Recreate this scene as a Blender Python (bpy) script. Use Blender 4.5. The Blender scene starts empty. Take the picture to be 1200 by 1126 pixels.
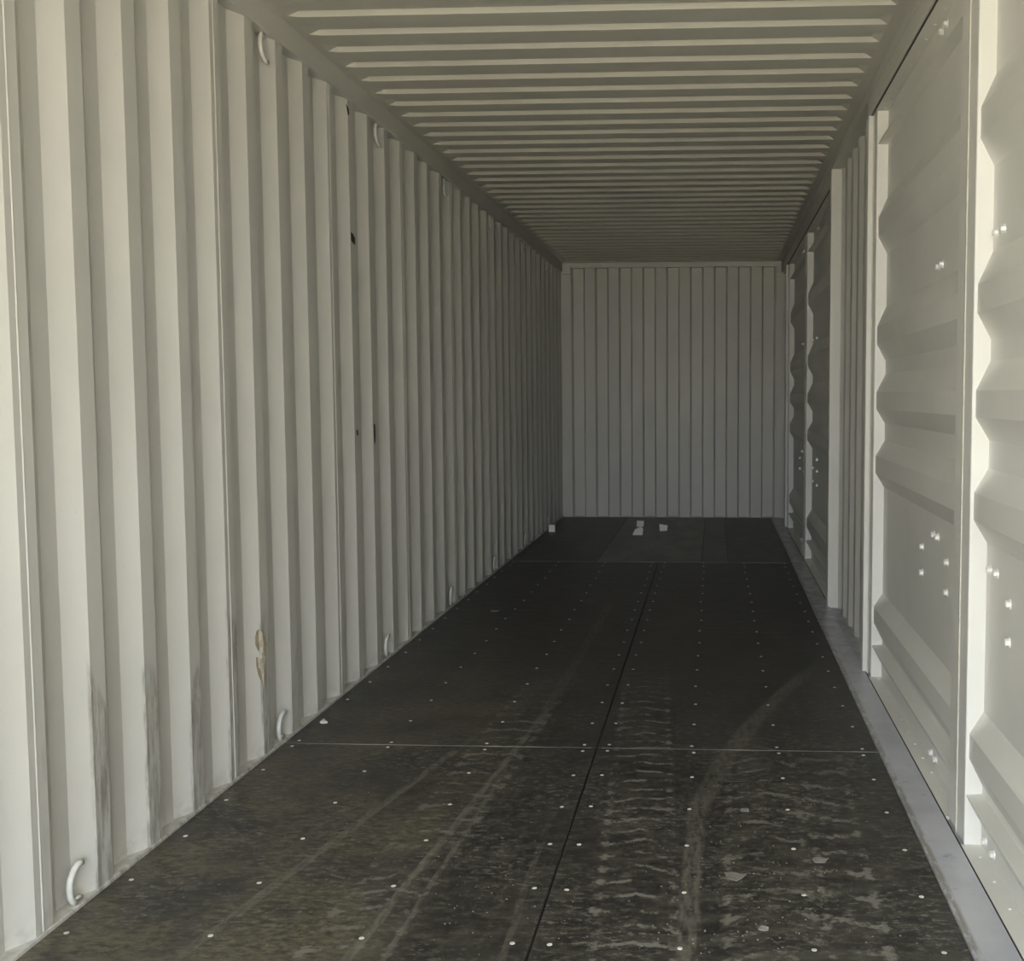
import bpy, bmesh, math, random
from mathutils import Matrix, Vector
random.seed(7)
scene = bpy.context.scene
COL = scene.collection

# ------------------------------------------------------------------ camera
cam_d = bpy.data.cameras.new('camera')
cam = bpy.data.objects.new('camera', cam_d); COL.objects.link(cam)
cam_d.sensor_fit = 'HORIZONTAL'; cam_d.sensor_width = 36.0
cam_d.lens = 1262.5 / 1200 * 36.0
cam_d.shift_x = (600 - 770.44) / 1200
cam_d.shift_y = (552.05 - 563) / 1200
cam_d.clip_start = 0.02; cam_d.clip_end = 300
YAW, PITCH, ROLL = 0.0526, -0.0703, -0.0020
_w = Vector((-math.sin(YAW) * math.cos(PITCH), math.cos(YAW) * math.cos(PITCH), math.sin(PITCH)))
_r = Vector((math.cos(YAW), math.sin(YAW), 0)); _u = _r.cross(_w)
_r2 = math.cos(ROLL) * _r + math.sin(ROLL) * _u; _u2 = -math.sin(ROLL) * _r + math.cos(ROLL) * _u
M = Matrix.Identity(4)
for i in range(3):
    M[i][0] = _r2[i]; M[i][1] = _u2[i]; M[i][2] = -_w[i]
M[0][3], M[1][3], M[2][3] = 1.6373, 0.0, 1.3185
cam.matrix_world = M
scene.camera = cam

# ------------------------------------------------------------------ world, sun, exposure
world = bpy.data.worlds.new('hazy_sky'); scene.world = world; world.use_nodes = True
bg = world.node_tree.nodes['Background']
bg.inputs['Color'].default_value = (0.90, 0.96, 1.0, 1); bg.inputs['Strength'].default_value = 1.0
sun_d = bpy.data.lights.new('sun', 'SUN'); sun_d.energy = 5.0; sun_d.angle = 0.01; sun_d.color = (1.0, 0.92, 0.76)
sun = bpy.data.objects.new('sun', sun_d); COL.objects.link(sun)
sun.rotation_euler = Vector((0.60, -0.42, -0.58)).to_track_quat('-Z', 'Y').to_euler()   # from beyond the closed end
sun.location = (0, 0, 20)
Y0, L, H = -0.90, 11.61, 2.735                    # doorway plane, closed end, ceiling
port_d = bpy.data.lights.new('doorway_portal', 'AREA'); port_d.shape = 'RECTANGLE'; port_d.size = 2.34; port_d.size_y = 2.66
port_d.cycles.is_portal = True
port = bpy.data.objects.new('doorway_portal', port_d); COL.objects.link(port)
port.location = (1.2, Y0 - 0.1, 1.34); port.rotation_euler = (math.pi / 2, 0, 0)
scene.view_settings.view_transform = 'Standard'; scene.view_settings.look = 'None'
scene.view_settings.exposure = 3.2; scene.view_settings.gamma = 1.0
scene.view_settings.use_curve_mapping = False
scene.cycles.max_bounces = 14; scene.cycles.diffuse_bounces = 10; scene.cycles.use_denoising = True
scene.cycles.sample_clamp_indirect = 0

# ------------------------------------------------------------------ helpers
def tag(o, label=None, cat=None, group=None, kind=None):
    if label: o['label'] = label
    if cat: o['category'] = cat
    if group: o['group'] = group
    if kind: o['kind'] = kind
    return o
def empty(name, loc=(0, 0, 0)):
    o = bpy.data.objects.new(name, None); COL.objects.link(o); o.location = loc; o.empty_display_size = 0.1
    return o
def link(name, me, mat, parent=None, loc=None, rot=None):
    if mat is not None and not me.materials: me.materials.append(mat)
    o = bpy.data.objects.new(name, me); COL.objects.link(o)
    if parent is not None: o.parent = parent
    if loc is not None: o.location = loc
    if rot is not None: o.rotation_euler = rot
    return o
def mesh(name, v, f, smooth=False):
    me = bpy.data.meshes.new(name); me.from_pydata([tuple(p) for p in v], [], f); me.update()
    bm = bmesh.new(); bm.from_mesh(me); bmesh.ops.recalc_face_normals(bm, faces=bm.faces); bm.to_mesh(me); bm.free()
    if smooth:
        for p in me.polygons: p.use_smooth = True
    return me
def boxmesh(name, x0, x1, y0, y1, z0, z1, bev=0.0):
    bm = bmesh.new(); bmesh.ops.create_cube(bm, size=1)
    for v in bm.verts:
        v.co = Vector(((x0 + x1) / 2 + v.co.x * (x1 - x0), (y0 + y1) / 2 + v.co.y * (y1 - y0), (z0 + z1) / 2 + v.co.z * (z1 - z0)))
    if bev: bmesh.ops.bevel(bm, geom=bm.edges[:], offset=bev, segments=2, affect='EDGES', profile=0.5)
    me = bpy.data.meshes.new(name); bm.to_mesh(me); bm.free(); return me
def box(name, b, mat, parent=None, bev=0.0):
    return link(name, boxmesh(name, *b, bev), mat, parent)
def sheet(name, prof, ext, axis, mat, parent=None, thick=0.0025, out=(0, 0, 0)):
    """Fold a 2-D profile (list of points) along an axis into a folded sheet with thickness.
    prof: points given as functions of the two free axes; ext=(a,b) along axis."""
    v, f = [], []; n = len(prof)
    o = Vector(out) * thick
    for layer in (Vector((0, 0, 0)), o):
        for e in ext:
            for p in prof:
                if axis == 'z': q = Vector((p[0], p[1], e))
                elif axis == 'x': q = Vector((e, p[0], p[1]))
                else: q = Vector((p[0], e, p[1]))
                v.append(q + layer)
    for i in range(n - 1):
        f.append((i, i + 1, n + i + 1, n + i))
        f.append((2 * n + i, 3 * n + i, 3 * n + i + 1, 2 * n + i + 1))
        f.append((i, 2 * n + i, 2 * n + i + 1, i + 1))
        f.append((n + i, n + i + 1, 3 * n + i + 1, 3 * n + i))
    f.append((0, n, 3 * n, 2 * n)); f.append((n - 1, 3 * n - 1, 4 * n - 1, 2 * n - 1))
    return link(name, mesh(name, v, f), mat, parent)
def tube(name, pts, rad, mat, parent=None, seg=8):
    v, f = [], []; pts = [Vector(p) for p in pts]
    for i, p in enumerate(pts):
        t = (pts[min(i + 1, len(pts) - 1)] - pts[max(i - 1, 0)]).normalized()
        a = t.cross(Vector((1, 0.2, 0.1))).normalized(); b = t.cross(a)
        for k in range(seg):
            an = 2 * math.pi * k / seg; v.append(p + rad * (math.cos(an) * a + math.sin(an) * b))
    for i in range(len(pts) - 1):
        for k in range(seg):
            f.append((i * seg + k, i * seg + (k + 1) % seg, (i + 1) * seg + (k + 1) % seg, (i + 1) * seg + k))
    f.append(tuple(range(seg))[::-1]); f.append(tuple(range((len(pts) - 1) * seg, len(pts) * seg)))
    return link(name, mesh(name, v, f, True), mat, parent)
def domemesh(name, rad, h, seg=10):
    """screw / bolt head, axis +Z, base at z=0"""
    rings = [(rad, 0), (rad * 0.96, h * 0.45), (rad * 0.62, h * 0.9), (rad * 0.2, h)]
    v, f = [], []
    for r_, z in rings:
        for k in range(seg):
            a = 2 * math.pi * k / seg; v.append((r_ * math.cos(a), r_ * math.sin(a), z))
    for i in range(len(rings) - 1):
        for k in range(seg):
            f.append((i * seg + k, i * seg + (k + 1) % seg, (i + 1) * seg + (k + 1) % seg, (i + 1) * seg + k))
    f.append(tuple(range(3 * seg, 4 * seg))); f.append(tuple(range(seg))[::-1])
    return mesh(name, v, f, True)
def hexmesh(name, rad, h):
    """hex bolt head with washer, axis +Z"""
    v, f = [], []; o = 0
    for (n, r0, z0, z1, r1) in ((14, rad * 1.35, 0, h * 0.25, rad * 1.3), (6, rad, h * 0.2, h * 0.85, rad), (6, rad, h * 0.85, h, rad * 0.8)):
        for z, rr in ((z0, r0), (z1, r1)):
            for k in range(n):
                a = 2 * math.pi * k / n; v.append((rr * math.cos(a), rr * math.sin(a), z))
        for k in range(n): f.append((o + k, o + (k + 1) % n, o + n + (k + 1) % n, o + n + k))
        f.append(tuple(range(o + n, o + 2 * n))); f.append(tuple(range(o, o + n))[::-1]); o += 2 * n
    return mesh(name, v, f)

# ------------------------------------------------------------------ materials
class NT:
    def __init__(self, name):
        self.m = bpy.data.materials.new(name); self.m.use_nodes = True
        self.t = self.m.node_tree; self.b = self.t.nodes['Principled BSDF']
        self.pos = self.t.nodes.new('ShaderNodeNewGeometry').outputs['Position']
    def n(self, typ, **kw):
        nd = self.t.nodes.new(typ)
        for k, val in kw.items(): setattr(nd, k, val)
        return nd
    def l(self, a, b): self.t.links.new(a, b)
    def val(self, s, x):
        if isinstance(x, (int, float)): s.default_value = x
        else: self.l(x, s)
    def math(self, op, a, b=0.0, c=0.0, clamp=False):
        nd = self.n('ShaderNodeMath', operation=op, use_clamp=clamp)
        self.val(nd.inputs[0], a); self.val(nd.inputs[1], b)
        if op in ('MULTIPLY_ADD', 'SMOOTH_MIN', 'WRAP'): self.val(nd.inputs[2], c)
        return nd.outputs[0]
    def ss(self, x, a, b):
        nd = self.n('ShaderNodeMapRange', interpolation_type='SMOOTHSTEP')
        self.val(nd.inputs[0], x); nd.inputs[1].default_value = a; nd.inputs[2].default_value = b
        return nd.outputs[0]
    def mul(self, *a):
        r_ = a[0]
        for q in a[1:]: r_ = self.math('MULTIPLY', r_, q)
        return r_
    def xyz(self):
        s = self.n('ShaderNodeSeparateXYZ'); self.l(self.pos, s.inputs[0]); return s.outputs
    def noise(self, scale=(1, 1, 1), sc=1.0, det=4.0, rough=0.6, off=(0, 0, 0)):
        mp = self.n('ShaderNodeMapping'); mp.inputs['Scale'].default_value = scale; mp.inputs['Location'].default_value = off
        self.l(self.pos, mp.inputs[0])
        nz = self.n('ShaderNodeTexNoise'); nz.inputs['Scale'].default_value = sc; nz.inputs['Detail'].default_value = det
        nz.inputs['Roughness'].default_value = rough
        self.l(mp.outputs[0], nz.inputs['Vector']); return nz.outputs['Fac']
    def mix(self, fac, a, b):
        nd = self.n('ShaderNodeMix', data_type='RGBA')
        self.val(nd.inputs[0], fac)
        for s, x in ((nd.inputs[6], a), (nd.inputs[7], b)):
            if isinstance(x, tuple): s.default_value = (*x, 1)
            else: self.l(x, s)
        return nd.outputs[2]
    def bump(self, h, strength=0.2, dist=0.01):
        bp = self.n('ShaderNodeBump'); bp.inputs['Strength'].default_value = strength; bp.inputs['Distance'].default_value = dist
        self.l(h, bp.inputs['Height']); self.l(bp.outputs[0], self.b.inputs['Normal'])
    def color(self, c):
        if isinstance(c, tuple): self.b.inputs['Base Color'].default_value = (*c, 1)
        else: self.l(c, self.b.inputs['Base Color'])
    def rough(self, x): self.val(self.b.inputs['Roughness'], x)
def simple(name, c, rough=0.5, metal=0.0, var=0.12, sc=14.0, bump=0.1):
    t = NT(name); nz = t.noise(sc=sc)
    t.color(t.mix(t.ss(nz, 0.3, 0.7), tuple(x * (1 - var) for x in c), tuple(min(1, x * (1 + var)) for x in c)))
    t.rough(rough); t.b.inputs['Metallic'].default_value = metal
    if bump: t.bump(t.noise(sc=sc * 4), bump, 0.003)
    return t.m
PAINT = (0.62, 0.612, 0.578)
def paint(name, wall_dirt=False, c=PAINT, rough=0.42):
    t = NT(name)
    a = t.ss(t.noise(sc=1.3, det=5), 0.35, 0.7)
    col = t.mix(a, tuple(x * 0.96 for x in c), tuple(x * 1.03 for x in c))
    sp = t.ss(t.noise(sc=60, det=2), 0.70, 0.80)
    col = t.mix(t.mul(sp, 0.25), col, (0.40, 0.38, 0.33))
    if wall_dirt:
        x, y, z = t.xyz()
        flat = t.ss(x, -0.006, -0.002)                       # only the proud flats are rubbed and scuffed
        near = t.mul(t.ss(y, 2.35, 2.8), t.math('SUBTRACT', 1.0, t.ss(y, 3.6, 4.4)))
        streak = t.noise(scale=(1, 9, 1.3), sc=4.0, det=7, rough=0.7)
        edge = t.math('ADD', t.math('MULTIPLY', t.noise(scale=(0, 3.6, 0.01), sc=1.0, det=0), 0.95), 0.02)
        low = t.ss(t.math('SUBTRACT', edge, z), 0.0, 0.05)
        d1 = t.mul(flat, near, low, t.ss(streak, 0.40, 0.66))
        blot = t.noise(scale=(1, 1, 0.55), sc=16.0, det=6, rough=0.75)
        d2 = t.mul(flat, near, low, t.ss(blot, 0.54, 0.68))
        col = t.mix(t.mul(d1, 0.78), col, (0.20, 0.19, 0.165))
        col = t.mix(t.mul(d2, 0.55), col, (0.30, 0.275, 0.19))
        sc2 = t.mul(flat, t.ss(t.noise(scale=(1, 6, 1), sc=7.0, det=5, rough=0.7), 0.66, 0.74), t.ss(z, 1.6, 0.0))
        col = t.mix(t.mul(sc2, 0.35), col, (0.26, 0.25, 0.22))
        # grime along the foot of the wall
        foot = t.mul(t.math('SUBTRACT', 1.0, t.ss(z, 0.0, 0.10)), t.ss(t.noise(sc=22, det=5), 0.42, 0.65))
        col = t.mix(t.mul(foot, 0.35), col, (0.27, 0.26, 0.23))
    t.color(col); t.rough(rough)
    t.b.inputs['Specular IOR Level'].default_value = 0.35
    t.bump(t.noise(sc=110, det=2), 0.06, 0.002)
    return t.m
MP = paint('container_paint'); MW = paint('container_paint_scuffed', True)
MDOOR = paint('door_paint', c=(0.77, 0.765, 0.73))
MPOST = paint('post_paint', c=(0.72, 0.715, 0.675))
MROOF = paint('roof_paint', c=(0.60, 0.59, 0.54))
MWELD = simple('weld_bead_paint', (0.72, 0.71, 0.66), 0.35)
MRING = simple('ring_paint', (0.70, 0.70, 0.66), 0.35)
MBOLT = simple('zinc_bolt', (0.86, 0.86, 0.84), 0.30, 0.25, 0.05)
MSCREW = simple('steel_screw', (0.78, 0.78, 0.75), 0.32, 0.35, 0.05)
MGASK = simple('black_rubber', (0.05, 0.048, 0.043), 0.7)
MSEAL = simple('grey_seal', (0.55, 0.53, 0.47), 0.6)
MJOINT = simple('joint_metal', (0.30, 0.30, 0.28), 0.4, 0.3, 0.75, 3.0)
MPAPER = simple('white_paper', (0.88, 0.88, 0.86), 0.6, 0, 0.04)
MCHIP = simple('dusty_chip', (0.22, 0.21, 0.185), 0.9)
MTORN = simple('torn_tape', (0.50, 0.46, 0.36), 0.75, 0, 0.22, 40)
MTORN2 = simple('torn_tape_edge', (0.24, 0.20, 0.145), 0.8)
MBLACK = simple('black_tape', (0.02, 0.018, 0.015), 0.7)
MUNDER = simple('underfloor_steel', (0.03, 0.03, 0.03), 0.8)
MGROUND = simple('yard_ground', (0.47, 0.42, 0.32), 0.95, 0, 0.2, 1.2, 0.3)

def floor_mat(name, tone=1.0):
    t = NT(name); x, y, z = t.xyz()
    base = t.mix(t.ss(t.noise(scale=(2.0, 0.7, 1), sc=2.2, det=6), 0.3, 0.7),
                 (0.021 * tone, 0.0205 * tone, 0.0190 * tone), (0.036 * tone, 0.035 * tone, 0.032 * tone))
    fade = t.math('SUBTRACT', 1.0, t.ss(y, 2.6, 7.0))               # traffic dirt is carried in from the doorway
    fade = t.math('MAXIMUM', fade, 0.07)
    # dusty smears dragged across the boards
    sm = t.noise(scale=(1.0, 3.2, 1), sc=5.5, det=8, rough=0.72)
    col = t.mix(t.mul(t.ss(sm, 0.44, 0.64), fade, 0.55), base, (0.105, 0.098, 0.080))
    sm2 = t.noise(scale=(1.4, 2.4, 1), sc=15.0, det=6, rough=0.75, off=(3, 1, 0))
    col = t.mix(t.mul(t.ss(sm2, 0.50, 0.64), fade, 0.6), col, (0.13, 0.124, 0.104))
    sm3 = t.noise(scale=(1.0, 2.2, 1), sc=27.0, det=7, rough=0.78, off=(1, 7, 0))
    patch = t.ss(t.noise(scale=(1, 0.8, 1), sc=3.2, det=3, off=(4, 4, 0)), 0.38, 0.62)
    col = t.mix(t.mul(t.ss(sm3, 0.52, 0.62), patch, fade, 0.9), col, (0.23, 0.222, 0.196))
    # olive tan film on the left boards
    tan = t.mul(t.ss(t.noise(sc=2.4, det=6, off=(5, 2, 0)), 0.38, 0.60), t.math('SUBTRACT', 1.0, t.ss(x, 0.72, 0.95)), t.ss(sm3, 0.36, 0.60), fade)
    col = t.mix(t.mul(tan, 0.85), col, (0.150, 0.130, 0.083))
    # tyre tread bars in bands along the floor
    wob = t.noise(scale=(3, 1, 1), sc=1.9, det=4, rough=0.6)
    def band(c, w, slope, yref, per, wave, y_a, y_b):
        cx = t.math('SUBTRACT', x, t.math('ADD', c, t.math('MULTIPLY', t.math('SUBTRACT', y, yref), slope)))
        ax = t.math('ABSOLUTE', cx)
        inside = t.math('SUBTRACT', 1.0, t.ss(t.math('ADD', ax, t.math('MULTIPLY', t.math('SUBTRACT', sm2, 0.5), 0.10)), w - 0.012, w))
        arg = t.math('ADD', t.math('MULTIPLY', y, 2 * math.pi / per), t.math('ADD', t.math('MULTIPLY', ax, wave), t.math('MULTIPLY', wob, 9.0)))
        bars = t.ss(t.math('SINE', arg), 0.68, 0.96)
        brk = t.ss(t.noise(scale=(1, 1, 1), sc=11.0, det=7, rough=0.78, off=(c * 3, 0, 0)), 0.45, 0.56)
        yr = t.math('SUBTRACT', 1.0, t.ss(y, y_a, y_b))
        lug = t.mul(inside, t.ss(ax, w - 0.035, w - 0.022))          # block edges along the band's border
        bars = t.math('MAXIMUM', bars, t.mul(lug, t.ss(t.math('SINE', t.math('MULTIPLY', arg, 1.0)), -0.3, 0.1)))
        return t.mul(inside, bars, brk, yr), t.mul(inside, yr)
    for (c, w, sl, yr, per, wv, ya, yb, amt) in ((1.40, 0.115, -0.05, 3.4, 0.085, 22, 4.3, 5.4, 0.75),
                                               (1.79, 0.13, 0.02, 3.0, 0.115, 30, 3.3, 4.6, 0.6),
                                               (2.00, 0.085, 0.03, 3.0, 0.135, 0, 3.3, 4.3, 0.7),
                                               (0.80, 0.12, 0.05, 3.2, 0.10, 14, 4.1, 5.2, 0.5)):
        bmk, ins = band(c, w, sl, yr, per, wv, ya, yb)
        col = t.mix(t.mul(ins, t.ss(sm, 0.35, 0.6), 0.14), col, (0.125, 0.12, 0.10))
        col = t.mix(t.mul(bmk, amt), col, (0.27, 0.262, 0.232))
    # drag streaks
    def streak(c, w, sl, quad, yref, ya, yb, amt):
        dy = t.math('SUBTRACT', y, yref)
        q = t.math('ADD', t.math('MULTIPLY', dy, sl), t.math('MULTIPLY', t.math('MULTIPLY', dy, dy), quad))
        jit = t.math('MULTIPLY', t.math('SUBTRACT', t.noise(scale=(0, 1, 0), sc=3.0, det=3), 0.5), 0.02)
        ax = t.math('ABSOLUTE', t.math('SUBTRACT', x, t.math('ADD', t.math('ADD', c, q), jit)))
        m_ = t.math('SUBTRACT', 1.0, t.ss(ax, w * 0.55, w))
        yr = t.mul(t.ss(y, ya - 0.1, ya + 0.1), t.math('SUBTRACT', 1.0, t.ss(y, yb - 0.6, yb)))
        return t.mul(m_, yr, t.ss(t.noise(scale=(6, 1.2, 1), sc=9.0, det=5, off=(c, 0, 0)), 0.30, 0.62), amt)
    for a in ((1.575, 0.034, 0.01, 0.0, 2.6, 2.2, 3.6, 0.55), (1.59, 0.045, 0.155, 0.075, 3.35, 3.3, 5.3, 0.34),
              (0.62, 0.020, 0.20, 0.0, 3.6, 2.4, 4.3, 0.45), (0.835, 0.016, 0.08, 0.0, 3.1, 2.3, 4.6, 0.55),
              (0.885, 0.010, 0.03, 0.0, 3.1, 2.3, 4.0, 0.4), (1.13, 0.012, -0.02, 0.0, 3.0, 2.2, 3.4, 0.3), (0.95, 0.03, 0.02, 0.0, 5.0, 4.2, 7.0, 0.25)):
        col = t.mix(streak(*a), col, (0.22, 0.21, 0.175))
    # tiny grit
    vo = t.n('ShaderNodeTexVoronoi'); vo.inputs['Scale'].default_value = 26; t.l(t.pos, vo.inputs['Vector'])
    grit = t.mul(t.math('SUBTRACT', 1.0, t.ss(vo.outputs['Distance'], 0.05, 0.11)), t.ss(t.noise(sc=6, det=2, off=(9, 9, 0)), 0.55, 0.68), fade)
    col = t.mix(t.mul(grit, 0.7), col, (0.30, 0.29, 0.26))
    t.color(col)
    t.rough(t.math('ADD', 0.30, t.math('MULTIPLY', sm, 0.30)))
    t.b.inputs['Specular IOR Level'].default_value = 0.5
    t.bump(t.noise(scale=(3, 1, 1), sc=35, det=4), 0.25, 0.002)
    return t.m
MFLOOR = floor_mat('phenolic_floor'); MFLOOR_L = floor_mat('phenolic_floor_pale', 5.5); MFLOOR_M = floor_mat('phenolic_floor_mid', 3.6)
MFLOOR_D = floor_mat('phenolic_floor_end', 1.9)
def sill_mat():
    t = NT('sill_paint'); x, y, z = t.xyz()
    col = t.mix(t.ss(t.noise(sc=5, det=5), 0.3, 0.7), (0.47, 0.485, 0.54), (0.57, 0.585, 0.64))
    sc = t.ss(t.noise(scale=(1, 1.6, 1), sc=11, det=6, rough=0.75), 0.58, 0.70)
    col = t.mix(t.mul(sc, 0.55), col, (0.13, 0.12, 0.10))
    worn = t.mul(t.ss(y, 4.2, 6.5), t.ss(t.noise(sc=9, det=6, rough=0.7, off=(2, 2, 0)), 0.42, 0.62))
    col = t.mix(t.mul(worn, 0.6), col, (0.15, 0.145, 0.13))
    lip = t.mul(t.math('SUBTRACT', 1.0, t.ss(x, 2.262, 2.274)), t.ss(t.noise(scale=(4, 1, 1), sc=12, det=6, rough=0.75), 0.38, 0.55))
    col = t.mix(t.mul(lip, 0.7), col, (0.22, 0.20, 0.16))
    t.color(col); t.rough(0.32); t.bump(t.noise(sc=60), 0.08, 0.002); return t.m
MSILL = sill_mat()

# ------------------------------------------------------------------ ground outside the doorway
g = link('ground', mesh('ground', [(-40, -60, -0.17), (42, -60, -0.17), (42, 40, -0.17), (-40, 40, -0.17)], [(0, 1, 2, 3)]), MGROUND)
tag(g, 'sunlit tan yard ground outside the open container end', 'ground', kind='structure')

# ------------------------------------------------------------------ left wall
PER = 0.2658; SLP, INF, DEP = 0.065, 0.068, 0.0344
YA = 2.707                                        # a rib's near top edge (slope meets proud flat)
wl = tag(empty('wall_left'), 'long corrugated off-white steel container wall with vertical ribs', 'wall', kind='structure')
def rib_profile(y_a, y_b, x_in, sgn):
    """folded profile between y_a and y_b; x_in proud plane, sgn +1 recess towards +x"""
    k0 = math.floor((y_a - YA) / PER) - 1; pts = []
    k = k0
    while YA + k * PER < y_b + 0.5:
        t0 = YA + k * PER
        pts += [(t0 - SLP, DEP), (t0, 0), (t0 + INF, 0), (t0 + INF + SLP, DEP)]
        k += 1
    def at(y):
        for (a, da), (b, db) in zip(pts, pts[1:]):
            if a <= y <= b: return da + (db - da) * (y - a) / max(b - a, 1e-9)
    out = [(y_a, at(y_a))] + [p for p in pts if y_a + 1e-6 < p[0] < y_b - 1e-6] + [(y_b, at(y_b))]
    return [(x_in + sgn * d, y) for y, d in out]
seam0 = YA + 3 * PER + INF * 0.42
cuts = [Y0] + [seam0 + k * 4 * PER for k in range(-4, 10) if Y0 + 0.05 < seam0 + k * 4 * PER < L - 0.05] + [L]
for a, b in zip(cuts, cuts[1:]):
    sheet('panel', rib_profile(a, b, 0.0, -1), (-0.02, H), 'z', MW, wl, 0.002, (-1, 0, 0))
for c in cuts[1:-1]:
    sheet('weld_seam', [(0.0, c - 0.004), (0.0015, c - 0.002), (0.002, c), (0.0012, c + 0.002), (0.0, c + 0.004)], (0.012, 2.64), 'z', MP, wl, 0.001, (-1, 0, 0))
box('bottom_rail', (-0.10, 0.004, Y0, L, -0.15, 0.010), MW, wl, 0.003)
box('top_rail', (-0.10, 0.012, Y0, L, 2.640, H + 0.03), MP, wl, 0.004)
for k in (-1, 4, 9, 14, 19, 24, 29):              # lashing rings in every fifth recess
    yr = YA + k * PER + INF + SLP if False else YA + (k + 1) * PER - SLP - 0.055
    for zc, s in ((0.012, 1), (2.640, -1)):
        pts = []
        for i in range(11):
            t_ = i / 10.0
            an = math.radians(-100 + 215 * t_)
            pts.append((-0.010 + 0.006 * t_, yr + 0.030 - 0.026 * math.cos(an) + 0.035 * max(0, t_ - 0.55), zc + s * (0.042 + 0.040 * math.sin(an) + 0.02 * t_)))
        pts = [(-0.012, yr + 0.055, zc + s * 0.006), (-0.012, yr + 0.028, zc + s * 0.006)] + pts[1:]
        tube('lashing_ring', pts, 0.0085, MRING, wl)
# torn tape remains on one rib
def flake(name, pts, thick, mat, parent, fold):
    """irregular flake from (y, z) outline, bulging off the wall"""
    n = len(pts); cy = sum(p[0] for p in pts) / n; cz = sum(p[1] for p in pts) / n
    v = [(fold(p[0]) + 0.001, p[0], p[1]) for p in pts] + [(fold(p[0]) + thick, p[0], p[1]) for p in pts]
    v += [(fold(cy) + thick * 1.8, cy, cz)]
    f = [(i, (i + 1) % n, n + (i + 1) % n, n + i) for i in range(n)] + [(n + i, n + (i + 1) % n, 2 * n) for i in range(n)]
    return link(name, mesh(name, v, f), mat, parent)
def wallx(y):
    k = math.floor((y - YA + SLP) / PER); d = y - (YA + k * PER)
    if d < 0: return DEP * d / SLP
    if d < INF: return 0.0
    if d < INF + SLP: return -DEP * (d - INF) / SLP
    return -DEP
r4 = YA + 4 * PER
fl = flake('torn_tape', [(r4 - .016, .47), (r4 - .005, .475), (r4 + .004, .462), (r4 + .030, .44), (r4 + .040, .40), (r4 + .030, .365), (r4 + .012, .372), (r4 - .003, .385), (r4 - .011, .405), (r4 - .020, .425), (r4 - .019, .45)], 0.004, MTORN, wl, wallx)
flake('torn_edge', [(r4 - .019, .472), (r4 - .013, .478), (r4 - .014, .455), (r4 - .016, .428), (r4 - .010, .405), (r4 - .014, .40), (r4 - .024, .424), (r4 - .024, .452)], 0.0035, MTORN2, fl, wallx)
fl2 = flake('torn_tape', [(r4 - .019, .375), (r4 - .006, .37), (r4 + .022, .368), (r4 + .020, .33), (r4 + .010, .29), (r4 + .002, .262), (r4 - .002, .29), (r4 - .010, .315), (r4 - .018, .345)], 0.004, MTORN, wl, wallx)
flake('torn_edge', [(r4 - .023, .379), (r4 - .017, .378), (r4 - .014, .345), (r4 - .006, .312), (r4 + .002, .285), (r4 + .006, .285), (r4 + .004, .245), (r4 + .001, .25), (r4 - .005, .285), (r4 - .016, .312), (r4 - .023, .348)], 0.003, MTORN2, fl2, wallx)
r8 = YA + 8 * PER
flake('black_tape', [(r8 + .004, 2.055), (r8 + .03, 2.05), (r8 + .058, 2.035), (r8 + .056, 2.005), (r8 + .03, 2.01), (r8 + .006, 2.018)], 0.003, MBLACK, wl, wallx)
flake('black_tape', [(r8 - .008, 2.615), (r8 + .006, 2.60), (r8 + .014, 2.575), (r8 + .002, 2.57), (r8 - .004, 2.59)], 0.003, MBLACK, wl, wallx)
r9 = r8 + PER
flake('black_tape', [(r9 + .01, 1.185), (r9 + .03, 1.18), (r9 + .034, 1.13), (r9 + .026, 1.085), (r9 + .012, 1.10)], 0.002, MBLACK, wl, wallx)
flake('black_tape', [(r8 + .022, 1.16), (r8 + .042, 1.165), (r8 + .046, 1.14), (r8 + .028, 1.135)], 0.002, MBLACK, wl, wallx)

# ------------------------------------------------------------------ ceiling: folded roof panels, five folds each, stamped short of both edges
ce = tag(empty('ceiling'), 'corrugated off-white steel roof with crosswise folds', 'ceiling', kind='structure')
RP, RD = 0.2072, 0.0175; RY = 4.160
def roof_panel(a, b):
    ys = []; k = math.floor((a - RY) / RP) - 1
    while RY + k * RP < b + 0.3:
        t0 = RY + k * RP
        ys += [(t0, 0.0), (t0 + 0.015, 1.0), (t0 + 0.105, 1.0), (t0 + 0.120, 0.0)]; k += 1
    ys = [(y, d) for y, d in ys if a + 1e-6 < y < b - 1e-6]
    ys = [(a, 0.0)] + ys + [(b, 0.0)]
    xs = [(-0.06, 0), (0.045, 0), (0.085, 1), (2.265, 1), (2.30, 0), (2.46, 0)]
    v, f = [], []; n = len(xs)
    for lay in (0, 0.002):
        for y, d in ys:
            for x, e in xs: v.append((x, y, H + RD * d * e + lay))
    m_ = len(ys); o = m_ * n
    for i in range(m_ - 1):
        for j in range(n - 1):
            q = i * n + j
            f.append((q, q + 1, q + n + 1, q + n)); f.append((o + q, o + q + n, o + q + n + 1, o + q + 1))
    return link('roof_panel', mesh('roof_panel', v, f), MROOF, ce)
rc = RY + 0.163
rcuts = [Y0] + [rc + k * 5 * RP for k in range(-6, 9) if Y0 + 0.1 < rc + k * 5 * RP < L - 0.1] + [L + 0.05]
for a, b in zip(rcuts, rcuts[1:]): roof_panel(a, b)

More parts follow.
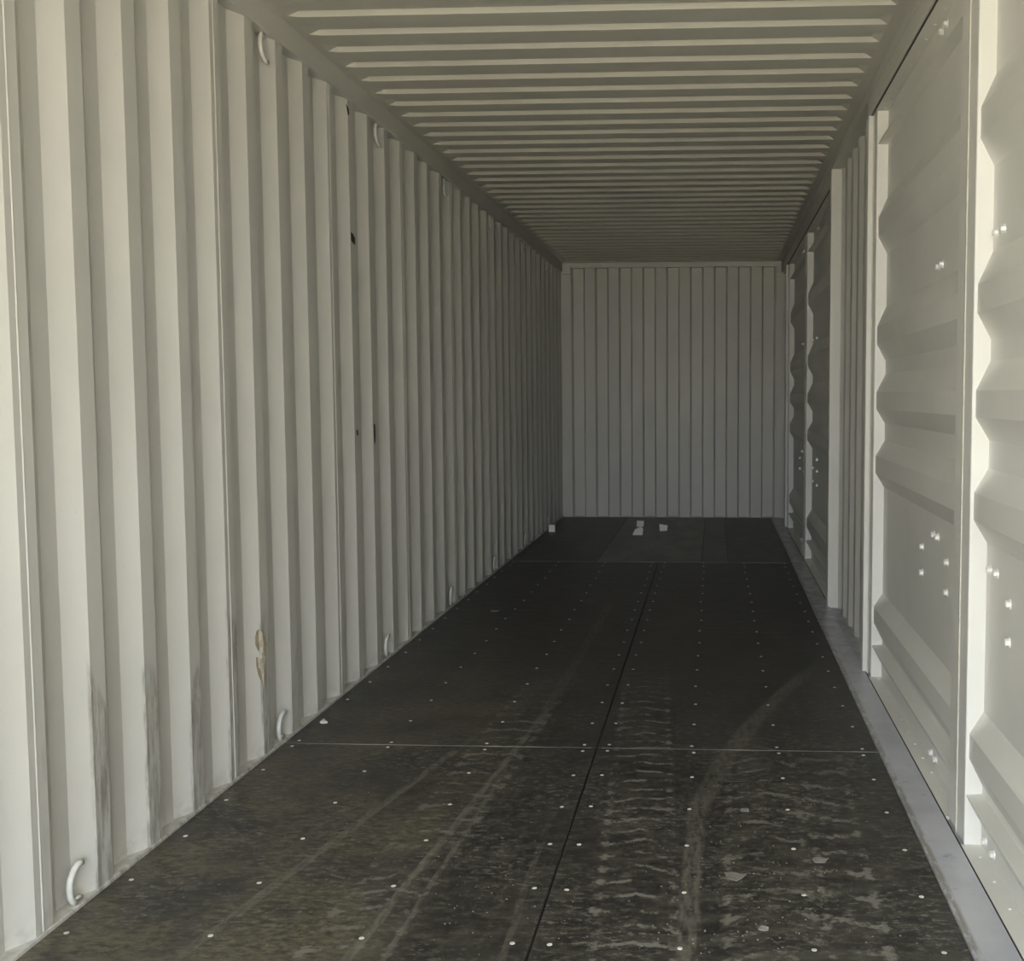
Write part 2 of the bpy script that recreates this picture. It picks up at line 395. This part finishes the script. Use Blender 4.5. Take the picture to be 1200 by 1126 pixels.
# ------------------------------------------------------------------ closed end wall
wb = tag(empty('wall_back'), 'closed far end wall of narrow vertical corrugations', 'wall', kind='structure')
bp = [(0.10, 0.0)]
for k in range(18):
    xx = 0.111 + 0.1275 * k; up = (k % 2 == 0)
    if xx > 2.285: break
    bp += [(xx - 0.008, 0.0 if up else 0.052), (xx + 0.010, 0.052 if up else 0.0)]
bp += [(2.31, bp[-1][1])]
third = len(bp) // 2
def back_sheet(pts): sheet('panel', [(x, L + d) for x, d in pts], (-0.02, 2.69), 'z', MP, wb, 0.002, (0, 1, 0))
back_sheet(bp[:third]); back_sheet(bp[third - 1:])
box('header', (-0.06, 2.46, L - 0.012, L + 0.10, 2.680, H + 0.02), MP, wb, 0.004)
box('bottom_sill', (-0.06, 2.46, L - 0.006, L + 0.10, -0.15, 0.006), MP, wb, 0.002)
for (a, b) in ((-0.06, 0.104), (2.298, 2.50)):
    box('corner_post', (a, b, L - 0.010, L + 0.12, -0.10, 2.680), MP, wb, 0.004)
for (a, b) in ((0.006, 0.100), (2.300, 2.345)):
    box('corner_block', (a, b, L - 0.035, L - 0.011, 2.612, 2.712), MP, wb, 0.003)

# ------------------------------------------------------------------ right side: rails, posts, fixed wall section, side doors
XI = 2.371                                         # inner face of the door stiles
tr = tag(box('trim_1', (2.350, 2.50, Y0, L, 2.688, H + 0.03), MP, None, 0.004), 'off-white top rail running above the side doors', 'rail', kind='structure')
sill = tag(empty('trim_2'), 'bluish grey steel sill strip along the floor under the side doors', 'sill', kind='structure')
box('sill_plate', (2.248, 2.358, Y0, L, -0.10, 0.003), MSILL, sill, 0.002)
box('sill_lip', (2.2465, 2.256, Y0, L, -0.02, 0.007), MSILL, sill, 0.002)
box('sill_base', (2.358, 2.56, Y0, L, -0.15, -0.006), MSILL, sill)
for i, (a, b) in enumerate(((Y0, 5.19), (6.790, L))):
    tag(box('trim_%d' % (3 + i), (2.352, 2.50, a, b, 2.603, 2.688), MP, None, 0.004), ['off-white header beam over the nearer pair of side doors', 'off-white header beam over the farther pair of side doors'][i], 'beam', kind='structure')
posts = ((5.112, 5.190, 'off-white door post at the far end of the nearer side doors'), (6.700, 6.790, 'off-white door post lit on its edge past the ribbed section'),
         (10.79, 10.90, 'dark door post at the far end of the farther side doors'), (1.06, 1.14, 'off-white door post at the near end of the nearer side doors'))
for i, (a, b, lab) in enumerate(posts):
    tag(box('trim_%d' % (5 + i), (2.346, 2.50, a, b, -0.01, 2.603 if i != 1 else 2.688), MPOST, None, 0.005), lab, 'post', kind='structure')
wr = tag(empty('wall_right'), 'short ribbed off-white wall section between the two pairs of side doors', 'wall', kind='structure')
def right_panel(a, b):
    sheet('panel', rib_profile(a, b, 2.410, 1), (-0.01, 2.70), 'z', MP, wr, 0.002, (1, 0, 0))
right_panel(5.19, 6.70); right_panel(10.90, L + 0.01); right_panel(Y0, 1.06)

HEX = hexmesh('bolt', 0.0105, 0.014); HEX.materials.append(MBOLT)
SCR = domemesh('screw', 0.0055, 0.004); SCR.materials.append(MSCREW)
def door_leaf(n, ya, yb, bolts, label, flip=False):
    d = tag(empty('door_%d' % n, (2.41, (ya + yb) / 2, 0)), label, 'door', kind='structure')
    inv = Matrix.Translation(-d.location)
    def place(o): o.data.transform(inv); return o
    st = 0.100
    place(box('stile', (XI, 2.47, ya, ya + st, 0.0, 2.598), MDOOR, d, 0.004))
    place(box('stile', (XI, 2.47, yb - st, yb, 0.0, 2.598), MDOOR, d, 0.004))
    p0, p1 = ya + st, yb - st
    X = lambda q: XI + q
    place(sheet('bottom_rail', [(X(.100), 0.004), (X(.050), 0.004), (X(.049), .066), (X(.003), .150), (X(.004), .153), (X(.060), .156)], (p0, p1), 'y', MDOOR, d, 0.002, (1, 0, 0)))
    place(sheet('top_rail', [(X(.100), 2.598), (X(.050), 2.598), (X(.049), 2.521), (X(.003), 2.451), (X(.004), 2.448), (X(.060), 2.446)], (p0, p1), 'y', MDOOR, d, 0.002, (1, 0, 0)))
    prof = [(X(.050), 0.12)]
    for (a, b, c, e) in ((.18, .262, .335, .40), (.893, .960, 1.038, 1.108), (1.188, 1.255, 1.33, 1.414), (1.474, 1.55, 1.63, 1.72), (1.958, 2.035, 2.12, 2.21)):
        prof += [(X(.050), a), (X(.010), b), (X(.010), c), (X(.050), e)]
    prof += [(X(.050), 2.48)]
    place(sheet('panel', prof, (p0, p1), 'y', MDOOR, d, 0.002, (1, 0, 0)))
    # gasket strips and their screws, top and bottom
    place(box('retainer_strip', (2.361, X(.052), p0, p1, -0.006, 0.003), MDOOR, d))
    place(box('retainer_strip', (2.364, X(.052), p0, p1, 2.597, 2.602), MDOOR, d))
    place(box('gasket', (2.3585, 2.3615, ya, yb, -0.006, 0.0035), MGASK, d))
    place(box('gasket', (2.358, 2.364, ya, yb, 2.5995, 2.603), MGASK, d))
    place(box('seal_strip', (2.3675, 2.3715, yb - 0.004, yb + 0.004, 0.0, 2.598), MSEAL, d))
    k = p0 + 0.08; bz = d.location
    while k < p1:
        link('screw', SCR, None, d, (2.396 - bz.x, k - bz.y, 0.003))
        link('screw', SCR, None, d, (2.399 - bz.x, k - bz.y, 2.597), (math.pi, 0, 0))
        k += 0.1555
    for (y, z) in bolts:
        x = X(.0495)
        if z < 0.06: x = X(.049)
        link('bolt', HEX, None, d, (x - bz.x, y - bz.y, z), (0, -math.pi / 2, 0))
    return d
def bset(y0, s): return [(y0, 1.765), (y0 - .065 * s, 1.765), (y0, .822), (y0 - .065 * s, .822), (y0 + .21 * s, .75), (y0 + .21 * s, .652), (y0 - .22 * s, .757), (y0 - .22 * s, .655),
                         (y0, 2.565), (y0 - .075 * s, 2.565), (y0 - .02, .038), (y0 - .095 * s, .038)]
door_leaf(1, 1.140, 3.218, [(3.065, 1.765), (2.995, 1.765), (3.065, .825), (2.995, .825), (2.655, .832), (2.865, .765), (2.865, .662), (2.64, .75), (2.64, .65),
                            (3.06, .038), (2.97, .038), (2.3, 1.765), (2.3, .822)], 'nearest side door leaf at the right edge of the picture')
door_leaf(2, 3.228, 5.108, bset(3.85, 1), 'second side door leaf with horizontal corrugations, between two white edges')
door_leaf(3, 6.795, 8.770, [(8.62, 1.75), (8.28, 1.75), (8.2, .83), (8.55, .745), (8.19, .742), (8.54, .64), (8.18, .637), (8.3, 2.565), (8.22, 2.565)], 'shaded side door leaf beyond the ribbed wall section')
door_leaf(4, 8.780, 10.785, bset(9.6, 1), 'farthest shaded side door leaf beside the end wall')
# frame of the open end behind the camera
fr = tag(empty('door_5', (1.2, Y0, 0)), 'open end frame of the container behind the viewpoint', 'door frame', kind='structure')
for (a, b) in ((-0.10, 0.03), (2.33, 2.50)):
    o = box('jamb', (a, b, Y0 - 0.10, Y0, -0.15, H + 0.06), MP, fr, 0.004); o.data.transform(Matrix.Translation((-1.2, -Y0, 0)))
o = box('header', (-0.10, 2.50, Y0 - 0.10, Y0, 2.66, H + 0.06), MP, fr, 0.004); o.data.transform(Matrix.Translation((-1.2, -Y0, 0)))
o = box('threshold', (-0.10, 2.50, Y0 - 0.10, Y0, -0.15, 0.0), MSILL, fr, 0.004); o.data.transform(Matrix.Translation((-1.2, -Y0, 0)))

# ------------------------------------------------------------------ floor
fl_ = tag(empty('floor'), 'black scuffed plywood container floor with screws and tyre marks', 'floor', kind='structure')
box('underfloor', (-0.02, 2.25, Y0, L, -0.15, -0.008), MUNDER, fl_)
S1, S2 = 3.941, 8.455; GX = 1.200
def board(x0, x1, y0, y1, m_):
    box('floor_board', (x0, x1, y0, y1, -0.008, 0.0), m_, fl_, 0.0015)
for y0, y1 in ((Y0, 1.05), (1.055, S1 - 0.003), (S1 + 0.003, S2 - 0.004)):
    board(0.004, GX - 0.0035, y0, y1, MFLOOR); board(GX + 0.0035, 2.2465, y0, y1, MFLOOR)
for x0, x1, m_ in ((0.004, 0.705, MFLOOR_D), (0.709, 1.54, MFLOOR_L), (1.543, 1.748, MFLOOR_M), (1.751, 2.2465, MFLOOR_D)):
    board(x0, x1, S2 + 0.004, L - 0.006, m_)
for ys in (S1, S2):
    box('joint_strip', (0.004, GX - 0.02, ys - 0.0016, ys + 0.0016, -0.007, 0.0006), MJOINT, fl_)
    box('joint_strip', (GX + 0.02, 2.246, ys - 0.0016, ys + 0.0016, -0.007, 0.0006), MJOINT, fl_)
FS = domemesh('floor_screw', 0.0070, 0.0022); FS.materials.append(MSCREW)
cols = (0.049, 0.410, 0.781, 1.154, 1.247, 1.560, 1.873, 2.188)
rows = [2.493 - 0.2893 * k for k in (1, 2)] + [2.493 + 0.2893 * k for k in range(5)] + [S1 - 0.035, S1 + 0.033] + [4.245 + 0.2865 * k for k in range(15)] + [S2 - 0.035]
for yr in rows:
    for cx_ in cols:
        link('floor_screw', FS, None, fl_, (cx_ + random.uniform(-.005, .005), yr + random.uniform(-.006, .006), -0.0002), (random.uniform(-.08, .08), random.uniform(-.08, .08), random.uniform(0, 3)))

# ------------------------------------------------------------------ loose things on the floor
def scrap(name, pts, c, h, mat, label, cat, group=None, crease=0.0, lift=0.0):
    """small sheet of paper or chip, real thickness, slightly curled; pts in metres round its centre"""
    n = len(pts); v = []; y_lo = min(p[1] for p in pts)
    rise = lambda yy: lift * (yy - y_lo)
    for lay in (0, 1):
        for i, p in enumerate(pts): v.append((p[0], p[1], lay * h + rise(p[1]) + crease * (0.5 + 0.5 * math.sin(i * 2.1)) * (p[1] > y_lo + 0.01)))
    v += [(0, 0, rise(0)), (0, 0, h + rise(0) + crease * 0.3)]
    f = [(i, (i + 1) % n, n + (i + 1) % n, n + i) for i in range(n)] + [(n + i, n + (i + 1) % n, 2 * n + 1) for i in range(n)] + [((i + 1) % n, i, 2 * n) for i in range(n)]
    o = link(name, mesh(name, v, f), mat, None, (c[0], c[1], 0.0003))
    return tag(o, label, cat, group)
PW = 'paper scraps by the end wall'
scrap('paper_scrap', [(-.050, -.025), (.045, -.025), (.050, .020), (.025, .032), (-.030, .012)], (0.918, 10.12), .002, MPAPER, 'torn white paper scrap on pale board, nearer one of the pair by the end wall', 'paper', PW, .004, 1.2)
scrap('paper_scrap', [(-.035, -.022), (.036, -.022), (.038, .022), (-.034, .024)], (0.895, 10.76), .002, MPAPER, 'small square white paper scrap directly behind the torn one on pale board', 'paper', PW, .003, 1.2)
scrap('paper_scrap', [(-.034, -.024), (.038, -.020), (.042, .018), (-.040, .026)], (1.145, 10.42), .002, MPAPER, 'single white paper scrap lying to the right of the pair near the end wall', 'paper', PW, .004, 1.2)
# white card leaning in the left corner
cd = link('white_card', boxmesh('white_card', -.030, .030, -.003, .003, 0, .068, .001), MPAPER, None, (0.070, 10.30, 0.001), (-0.12, 0, 0))
tag(cd, 'small white card standing at the foot of the ribbed wall in the far corner', 'card')
def chip(c, r, label, sq=0.6, mat=MCHIP):
    n = 8; ph = random.random() * 6
    pts = [(r * (0.65 + 0.45 * random.random()) * math.cos(2 * math.pi * i / n + ph), r * sq * (0.65 + 0.45 * random.random()) * math.sin(2 * math.pi * i / n + ph)) for i in range(n)]
    return scrap('debris_chip', pts, c, 0.003, mat, label, 'debris', 'chips on the floor', 0.004)
chip((1.695, 2.875), 0.030, 'largest flat grey chip on the tyre-marked floor in the right foreground', 0.9)
chip((1.937, 2.99), 0.026, 'flat grey chip lying nearer the sill than the largest chip', 0.7)
chip((1.762, 2.589), 0.016, 'small pale chip on the floor in front of the largest chip', 0.6)
chip((1.735, 3.352), 0.016, 'small pale chip on the floor behind the largest chip', 0.9)
chip((0.30, 6.47), 0.035, 'dull grey chip on the dark floor close to the left wall, middle distance', 0.8)
chip((0.062, 4.20), 0.022, 'whitish chip at the foot of the left wall just past the floor joint', 0.6, MPAPER)
# loose grit, uncountable
v, f = [], []
for i in range(380):
    u_ = random.random()
    if u_ < 0.65: x, y = random.gauss(1.72, 0.22), 2.35 + abs(random.gauss(0, 0.75))
    elif u_ < 0.82: x, y = random.gauss(1.02, 0.13), 2.35 + abs(random.gauss(0, 0.6))
    else: x, y = random.uniform(0.05, 2.2), random.uniform(2.3, 6)
    if not (0.03 < x < 2.23) or abs(x - GX) < 0.02: continue
    s = random.uniform(0.0010, 0.0030); o = len(v); a0 = random.random() * 6
    for k in range(5):
        a = a0 + 2 * math.pi * k / 5; q = s * random.uniform(0.6, 1.3); v.append((x + q * math.cos(a), y + q * math.sin(a), 0.0002))
    v.append((x, y, s * 0.8))
    f += [(o + k, o + (k + 1) % 5, o + 5) for k in range(5)]
gm = link('floor_grit', mesh('floor_grit', v, f), simple('pale_grit', (0.36, 0.35, 0.32), 0.9))
tag(gm, 'scattered pale grit and dust crumbs on the black floor', 'grit', kind='stuff')
